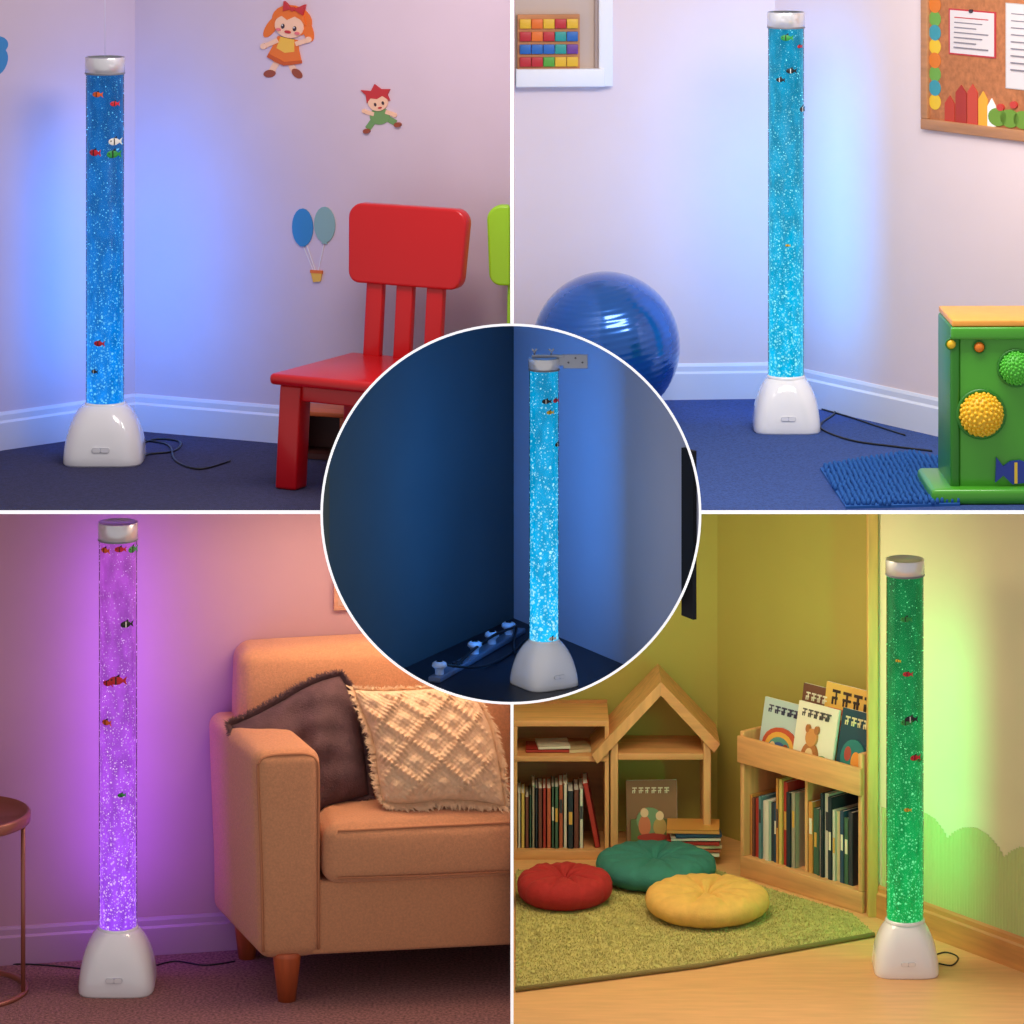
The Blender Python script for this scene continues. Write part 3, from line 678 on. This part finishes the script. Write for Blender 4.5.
BC=[(176,52,44),(228,220,204),(44,76,104),(216,150,76),(70,104,84),(212,192,150),(116,66,56),(52,58,70),(214,208,192),(190,96,66),(96,134,144),(222,190,100),(168,158,138),(36,50,62)]
BM=[M('book_cover_%d'%i,c,.5) for i,c in enumerate(BC)]
def brow(E,x0,x1,y,z,hmin,hmax,dp,group,label,seed,nl=3):
    rnd=random.Random(seed); x=x0; c,s_=math.cos(E.rotation_euler[2]),math.sin(E.rotation_euler[2]); run=0; hh=(hmin+hmax)/2
    end=x1-nl*.018-.02; first=True
    while True:
        w=rnd.uniform(.007,.02)
        ln=x>end
        tl=-math.radians(11) if ln else 0
        if run<=0: run=rnd.randint(1,4); hh=rnd.uniform(hmin,hmax)
        h=min(hmax,hh+rnd.uniform(-.006,.006)); run-=1
        if ln and first: x+=h*math.sin(-tl)*.9; first=False
        if x+w>x1: break
        g=book_geo(w,h,dp*rnd.uniform(.85,1),rnd.choice(BM),rnd); o=g.make('book'); yy=y+rnd.uniform(-.008,.004)
        o.location=(E.location.x+x*c-yy*s_,E.location.y+x*s_+yy*c,z); o.rotation_euler=(0,tl,E.rotation_euler[2])
        tag(o,label,'book',group); x+=w/math.cos(tl)+.001
def lying(X,Y,z,rot,w,d,t,mi):
    g=G(); c=.002; m=BM[mi%len(BM)]
    g.add(bgeo(-w/2,w/2,-d/2,d/2,0,c),m); g.add(bgeo(-w/2,w/2,-d/2,d/2,t-c,t),m); g.add(bgeo(-w/2,w/2,-d/2,-d/2+c,0,t),m); g.add(bgeo(-w/2+.003,w/2-.003,-d/2+c,d/2-.003,c,t-c),paper)
    o=g.make('book',loc=(X,Y,z),rot=rot); return o
yF=1.66; sF=F/(yF+D); bX=lambda px:(px-512)/sF
bk=thing('bookcase',(0,yF,0),0,'low honey-wood two-tier bookcase against an olive wall','bookcase')
xL=.006; xR=bX(609)
box('back_panel',xL,xR,.24,.25,0,.485,wBack,bk); box('top_board',xL,xR+.0,0,.25,.455,.475,wB,bk,bev=.002); box('middle_shelf',xL,xR,0,.24,.335,.353,wB,bk,bev=.002)
box('bottom_shelf',xL,xR,0,.24,0.0,.03,wB,bk,bev=.002); box('side_panel',xL,xL+.012,.002,.24,.03,.455,wV,bk); box('side_panel',xR-.014,xR,.002,.24,.03,.455,wV,bk)
brow(bk,xL+.014,xR-.02,.03,.0302,.165,.225,.15,'upright books in the low bookcase','upright children book in a honey-wood bookcase',3)
for i,(px_,w,t) in enumerate([(548,.15,.012),(553,.11,.010),(578,.08,.012)]):
    o=lying(bX(px_),yF+.1,.3532+(.0125 if i==1 else 0),.1*i,w,.11,t,[0,1,5][i]); tag(o,'thin picture book lying flat on a wooden shelf','book','books lying on the shelves')
hx0=bX(610.5);hx1=bX(711); hc=(hx0+hx1)/2; hw=hx1-hx0
hs_=thing('house_shelf',(hc,yF-.005,0),0,'house-shaped honey-wood display shelf with a pitched roof','shelf')
for s_ in(-1,1): box('side_panel',s_*hw/2-(.026 if s_>0 else 0),s_*hw/2+(0 if s_>0 else .026),0,.25,0,.40,wV,hs_,bev=.003)
prism('back_panel',[(-hw/2,0),(hw/2,0),(hw/2,.40),(0,.57),(-hw/2,.40)],.24,.25,wallD,hs_)
box('middle_shelf',-hw/2+.026,hw/2-.026,0,.24,.342,.364,wB,hs_,bev=.002); box('bottom_shelf',-hw/2+.026,hw/2-.026,0,.24,0,.03,wB,hs_,bev=.002)
ap=.612; ex=hw/2+.03; ez=.40
for s_ in(-1,1):
    ee=ex+(.035 if s_<0 else 0); ez2=ap-(ap-ez)*ee/ex
    prism('roof_board',[(0,ap),(s_*ee,ez2),(s_*(ee-.02),ez2-.03),(0,ap-.046)],-.014,.25,wB if s_>0 else wV,hs_)
def cover(X,Y,z,rot,w,h,lean,items,label,group,bg):
    P=Matrix.Rotation(-lean,3,'X'); g=G()
    def tr(vf): v,f=vf; return ([tuple(P@Vector(q)) for q in v],f)
    g.add(tr(bgeo(-w/2,w/2,0,.012,0,h)),M('cv_%d_%d_%d'%bg,bg,.45)); g.add(tr(bgeo(-w/2+.002,w/2+.001,.003,.009,.002,h+.0005)),paper)
    y=-.0008
    for pts,c in items:
        g.add(tr(geo_prism([((a-.5)*w,b*h) for a,b in pts],y,0.0)),M('cv_%d_%d_%d'%c,c,.45)); y-=.0004
    o=g.make('picture_book',loc=(X,Y,z),rot=rot); return tag(o,label,'book',group)
FC='picture books shown face out'
def title(y,h_,n,c):
    o=[]
    for i in range(n):
        x_=.12+i*.76/n; q=.76/n*.72
        o+=[(R4(x_,x_+q,y+h_*.8,y+h_),c),(R4(x_+q*.4,x_+q*.6,y,y+h_),c),(R4(x_,x_+q*(.7+.3*(i%2)),y+h_*.35,y+h_*.52),c),(R4(x_+q*.05*(i%3),x_+q*.2,y,y+h_*.5),c)]
    return o
cover(bX(653),yF+.07,.031,.05,.175,.215,.16,title(.8,.09,6,(230,220,190))+[(R4(.08,.92,.05,.4),(96,110,60)),(ell(.45,.38,.26,.2),(120,150,110)),(ell(.35,.3,.12,.16),(210,120,80)),(ell(.35,.5,.08,.07),(236,200,160)),(ell(.65,.28,.13,.14),(190,160,90)),(ell(.65,.45,.08,.07),(236,200,160)),(ell(.5,.12,.3,.06),(170,60,50))],'brown picture book with an illustrated cover standing on a shelf',FC,(140,100,66))
z_=.0305
for i in range(7):
    t=.0125; w=.23-.014*(i%3); o=lying(bX(699)-.02+.006*((i*7)%3),yF-.0,z_,.06*((i%3)-1),w*.78,.14,t,[1,9,5,0,8,2,3][i]); z_+=t+.0004; tag(o,'picture book in a flat stack on a low shelf','book','stack of books on the house shelf')
pL=fl(740,876); pR=fl(862,914); dv=Vector(pR)-Vector(pL); LL=dv.length; an=math.atan2(dv.y,dv.x)
ds=thing('display_bookcase',(pL[0],pL[1],0),an,'honey-wood display bookcase with face-out ledge above book shelf','bookcase')
DD=.19
box('plinth',0,LL,0,DD,0,.07,wB,ds,bev=.003); box('side_panel',0,.018,0,DD,.07,.49,wV,ds,bev=.003); box('side_panel',LL-.018,LL,0,DD,.07,.52,wV,ds,bev=.003)
box('back_panel',.018,LL-.018,DD-.01,DD,.07,.56,wBack,ds); box('middle_shelf',.018,LL-.018,0.004,DD-.01,.385,.40,wB,ds); box('front_ledge',-.003,LL+.003,-.012,.004,.385,.475,wB,ds,bev=.003)
box('center_divider',LL*.5-.006,LL*.5+.006,.03,DD-.01,.07,.385,wV,ds)
brow(ds,.022,LL*.5-.01,.03,.0702,.19,.285,.14,'upright books in the display bookcase','upright children book below a display ledge',8,nl=2); brow(ds,LL*.5+.01,LL-.022,.03,.0702,.20,.28,.14,'upright books in the display bookcase','upright children book below a display ledge',15,nl=2)
def dl(x,y): return (ds.location.x+x*math.cos(an)-y*math.sin(an),ds.location.y+x*math.sin(an)+y*math.cos(an))
txd=(60,40,40)
cover(*dl(LL*.27,.03),.402,an,.20,.205,.2,title(.78,.12,5,(60,60,90))+[(ell(.5,.28,.4,.3),(200,80,50)),(ell(.5,.26,.33,.25),(236,170,70)),(ell(.5,.24,.25,.19),(90,150,140)),(ell(.5,.22,.17,.13),(60,90,150)),(ell(.35,.2,.08,.14),(236,200,150)),(ell(.65,.2,.08,.14),(150,70,50))],'pale blue picture book with a rainbow cover on the ledge',FC,(190,206,206))
cover(*dl(LL*.55,.018),.402,an,.18,.225,.2,title(.8,.11,5,(90,80,80))+[(ell(.45,.25,.2,.2),(180,110,60)),(ell(.45,.52,.14,.13),(210,140,80)),(ell(.34,.64,.05,.06),(180,110,60)),(ell(.56,.64,.05,.06),(180,110,60)),(ell(.75,.2,.12,.1),(110,150,90)),(ell(.45,.25,.1,.12),(236,200,150))],'cream picture book with a brown animal on the ledge',FC,(238,228,208))
cover(*dl(LL*.86,.028),.402,an,.15,.235,.2,title(.78,.12,4,(230,220,170))+[(ell(.5,.35,.36,.26),(40,120,120)),(ell(.6,.32,.14,.13),(240,150,60)),(ell(.35,.4,.1,.1),(180,70,60)),(R4(.1,.9,.05,.12),(20,40,60))],'dark teal picture book with an illustrated cover on the ledge',FC,(28,66,84))
cover(*dl(LL*.72,.095),.402,an,.26,.285,.15,title(.76,.17,4,txd)+[(R4(.08,.9,.66,.72),(200,80,50)),(ell(.3,.5,.2,.1),(220,110,60))],'yellow picture book with dark title marks behind other books',FC,(236,186,92))
cover(*dl(LL*.42,.10),.402,an,.14,.26,.15,title(.8,.1,4,(240,230,210))+[(ell(.5,.55,.3,.12),(220,130,80))],'brown picture book standing behind other books',FC,(120,74,56))
P=[fl(516,992),fl(700,968),fl(874,937),fl(852,917),fl(742,884),fl(700,866),fl(516,874)]
P=[(max(a,.010),b) for a,b in P]; cx=sum(a for a,b in P)/len(P); cy=sum(b for a,b in P)/len(P)
rm=M('olive_shag',(190,178,108),.95,noise=.2,ns=40)
n=len(P); v=[(a-cx,b-cy,0) for a,b in P]+[(a-cx,b-cy,.012) for a,b in P]
rug=mk('rug',v,[list(range(n))[::-1],list(range(n,2*n))]+[[i,(i+1)%n,n+(i+1)%n,n+i] for i in range(n)],rm,loc=(cx,cy,0)); tag(rug,'thick olive green shag rug on light wood floor','rug')
v=[];f=[];xs=[a for a,b in P];ys=[b for a,b in P];cnt=0
while cnt<32000:
    x=random.uniform(min(xs),max(xs));y=random.uniform(min(ys),max(ys))
    if not inpoly(x,y,P): continue
    cnt+=1; a=random.uniform(0,math.pi); w=.002; hh=random.uniform(.003,.008); o=len(v)
    v+=[(x-cx-w*math.cos(a),y-cy-w*math.sin(a),.011),(x-cx+w*math.cos(a),y-cy+w*math.sin(a),.011),(x-cx+random.uniform(-.005,.005),y-cy+random.uniform(-.005,.005),.012+hh)]; f.append([o,o+1,o+2])
pile=mk('rug_pile',v,f,rm,rug); pile['kind']='stuff'
edge=sweep('rug_border',[(a-cx,b-cy,.008) for a,b in P[:3]],.008,M('rug_border_olive',(140,126,72),.9,bump=.4,bs=200),rug,smooth=0)
def pouf(X,Y,r,h,rgb,cn,label):
    E=thing('floor_cushion',(X,Y,.014),0,label,'floor cushion','round floor cushions on the rug')
    m=M('pouf_'+cn,rgb,.85,noise=.08,ns=30,bump=.3,bs=250); prof=[]
    for i in range(25):
        t=math.pi*i/24
        prof.append((r*(.72+.28*math.sin(t)),h/2+h/2*math.cos(t)))
    top=[(r*.001,h*.60),(r*.05,h*.64),(r*.10,h*.78),(r*.18,h*.90),(r*.28,h*.97),(r*.38,h*1.01),(r*.5,h*1.03),(r*.6,h*1.03)]
    prof=top+prof[1:]+[(.001,.0)]
    def mod(a,q,z):
        cr_=(1-abs(math.sin(a*5+.3*math.sin(a*2))))**2.2
        fal=max(0,1-abs(q-r*.42)/(r*.62))
        z_=z-(.014*fal*cr_ if z>h*.5 and q>r*.06 else 0)
        if z>h*.5 and q>r*.06: z_+=.0015*math.sin(a*23+q*90)+.002*math.sin(a*7+q*40)
        return q*(1-.026*cr_*(1 if q>r*.6 else 0)+.014*math.sin(a*3+1)),z_
    lathe('cushion_body',prof,m,E,n=180,mod=mod)
    g=G(); g.add(sphere_geo((0,0,h*.66),(r*.06,r*.06,h*.10),14,8),m); g.make('button',E,smooth=True)
X_,Y_=fl(655,880); pouf(X_,1.40,.203,.084,(50,122,112),'teal','round teal tufted floor cushion on the rug')
X_,Y_=fl(705,913); pouf(X_+.003,1.02,.203,.084,(230,178,92),'yellow','round yellow tufted floor cushion on the rug')
X_,Y_=fl(562,906); pouf(.172,Y_+.02,.158,.09,(172,32,34),'red','round red tufted floor cushion on the rug')
# ================================================================ ROUND NICHE (flared drum mounted on the cross)
YF=-1.2; YK=-.03; zc=lambda y:H-(514-YH)*(y+D)/F
slope=(514-YH)/F; xc=-.003; ZC0=zc(YF)
def obl(r,y0,y1,n=128,cap=True):
    v=[];f=[]
    for y in(y0,y1):
        zz=ZC0-slope*(y-YF); k=(y+D)/(YF+D)
        for i in range(n):
            a=2*math.pi*i/n; v.append((xc*k+r*k*math.cos(a),y,zz+r*k*math.sin(a)))
    for i in range(n): f.append([i,(i+1)%n,n+(i+1)%n,n+i])
    if cap: f.append(list(range(n))[::-1]); f.append(list(range(n,2*n)))
    return v,f
n=128
v1,f1=obl(.4985,YF,YK,cap=False); v2,f2=obl(.5035,YF,YK,cap=False)
g=G(); g.add((v1,f1),white); g.add((v2,f2),white)
g.add((v2[n:],[list(range(n))]),white)
dr=g.make('wall_round_niche'); struct(dr)
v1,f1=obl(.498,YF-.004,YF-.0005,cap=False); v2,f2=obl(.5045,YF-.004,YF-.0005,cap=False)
g=G(); g.add((v1,f1),trim_glow); g.add((v2,f2),trim_glow)
for k in(0,n): g.add((v1[k:k+n]+v2[k:k+n],[[i,(i+1)%n,n+(i+1)%n,n+i] for i in range(n)]),trim_glow)
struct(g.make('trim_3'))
cut=mk('cutter',*obl(.4983,YF+.002,YK-.005),[white])
FZ=1.2572
def clip(o):
    md=o.modifiers.new('b','BOOLEAN'); md.operation='INTERSECT'; md.object=cut; md.solver='EXACT'
    bpy.context.view_layer.update(); dg=bpy.context.evaluated_depsgraph_get(); me=bpy.data.meshes.new_from_object(o.evaluated_get(dg)); o.modifiers.clear(); o.data=me
cN=(.005,-.22); WNl=Wall((cN[0]-.57*1.0,cN[1]-1.14),cN); WNr=Wall(cN,(cN[0]+.62,cN[1]-1.14))
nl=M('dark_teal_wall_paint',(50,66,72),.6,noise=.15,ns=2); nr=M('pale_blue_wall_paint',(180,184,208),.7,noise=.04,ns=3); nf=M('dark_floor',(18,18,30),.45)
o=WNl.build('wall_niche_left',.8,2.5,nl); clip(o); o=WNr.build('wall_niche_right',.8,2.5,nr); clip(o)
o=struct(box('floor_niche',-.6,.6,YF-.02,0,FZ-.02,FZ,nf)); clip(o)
bpy.data.objects.remove(cut)
o=box('curtain',-.03,.03,-.012,-.001,-.26,.19,M('black_cloth',(12,14,26),.9),loc=(*WNr.xy(WNr.at(691,520)[0]),WNr.at(691,520)[1]),rot=WNr.ang); tag(o,'strip of black cloth hanging on a pale blue wall','curtain')
LX,LY=fl(544,684,FZ); sN=F/(LY+D)
NL=lamp(0,LX,LY,FZ,(684-358)/sN,29.5/sN,58/sN,44/sN,12/sN,(0,140,190),(0,184,245),(180,245,255),'azure',(.0,.30,1),3.0,
 [(.77,-25,'black',.022),(.77,20,'red',.02),(.74,-10,'yellow',.018),(.65,30,'black',.018),(.13,0,'white',.02)],rot=math.radians(32),dens=1.15,strength=1.15,
 blabel='slim bubble tube lamp glowing azure in a dark corner')
bz=FZ+(684-361)/sN
br_=thing('wall_bracket',(LX+.052,LY-.0,bz),0,'steel angle bracket with wing screws fixing the lamp cap','bracket')
stl_=M('bracket_steel',(170,176,190),.35,metal=.8); dks=M('dark_steel',(30,32,40),.5,metal=1)
box('plate',.0,.066,-.0015,.0015,-.020,.018,stl_,br_,bev=.001); box('arm',-.085,.002,-.007,.007,.010,.0175,stl_,br_,bev=.001); box('clamp',-.018,.002,-.002,.002,-.012,.012,stl_,br_)
for x,zz_ in((.014,-.004),(.052,-.004),(.033,.008)): lathe('screw',[(.001,.002),(.0022,.002),(.0024,.0)],dks,br_,n=12,axis='y',loc=(x,-.0012,zz_))
for x in(-.078,-.032):
    sweep('wing_screw',[(x,0,.0175),(x,0,.028)],.0025,stl_,br_,smooth=0)
    for s_ in(-1,1): mk('wing',*geo_prism([(x,.022),(x+s_*.008,.032),(x+s_*.004,.034),(x,.027)],-.0015,.0015),[stl_],br_)
a=fl(434,683,FZ); b=fl(520,633,FZ); dvec=Vector(b)-Vector(a)
ps=thing('power_strip',(a[0],a[1],FZ),math.atan2(dvec.y,dvec.x),'dark grey power strip with round white plugs along a wall','power strip')
pl=dvec.length
box('strip_body',0,pl,-.018,.018,0,.016,M('strip_grey',(92,100,120),.3),ps,bev=.004)
for i in range(5):
    x=pl*(.06+.2*i); wh=i in(0,2,3,4)
    if wh: lathe('plug',[(.001,.050),(.013,.050),(.019,.046),(.021,.038),(.016,.034),(.012,.030),(.012,.016)],M('plug_white',(190,205,228),.3),ps,n=24,loc=(x,0,0)); lathe('plug_centre',[(.001,.0515),(.008,.0515),(.009,.050)],dks,ps,n=16,loc=(x,0,0))
    else: lathe('socket',[(.001,.017),(.010,.017),(.012,.020),(.016,.020),(.016,.016)],M('socket_dark',(26,28,36),.35),ps,n=20,loc=(x,0,0))
cable([(a[0]+.03,a[1]+.06,.0),(a[0]+.10,a[1]+.22,.03),(a[0]+.16,a[1]+.34,.045),(a[0]+.21,a[1]+.45,.04),(b[0]-.01,b[1]-.03,.02),(LX-.08,LY+.35,0),(LX-.02,LY+.12,0)],FZ,'tangled black cables around a power strip',r=.004)
cable([(a[0]+.02,a[1]+.03,.04),(a[0]+.12,a[1]+.12,.01),(a[0]+.2,a[1]+.3,.0),(b[0]+.02,b[1]-.1,.0),(LX-.06,LY+.2,0)],FZ,'tangled black cables around a power strip',r=.0035)
# ================================================================ LIGHTS
w=bpy.data.worlds.new('world'); scene.world=w; w.use_nodes=True; bg=w.node_tree.nodes['Background']; bg.inputs[0].default_value=(1,.95,.96,1); bg.inputs[1].default_value=.5
def area(name,loc,rot,sx_,sy_,col,e):
    l=bpy.data.lights.new(name,'AREA'); l.shape='RECTANGLE'; l.size=sx_; l.size_y=sy_; l.color=col; l.energy=e
    o=bpy.data.objects.new(name,l); COL.objects.link(o); o.location=loc; o.rotation_euler=rot; return o
area('hidden_fill_light',(1.0,-.3,3.6),(math.radians(38),0,0),1.5,.5,(1,.95,.9),36)  # unseen tinted fill lights, added per room to brighten and shape its walls
area('hidden_fill_light',(-.45,-.25,3.45),(math.radians(38),0,math.radians(-12)),.6,.4,(1,.88,.87),13)
area('hidden_fill_light',(-.42,.3,Z1-.06),(0,0,0),.7,.25,(1,.76,.54),7.0)
area('hidden_fill_light',(.45,.6,Z1-.06),(0,0,0),.75,.6,(1,.84,.56),12)
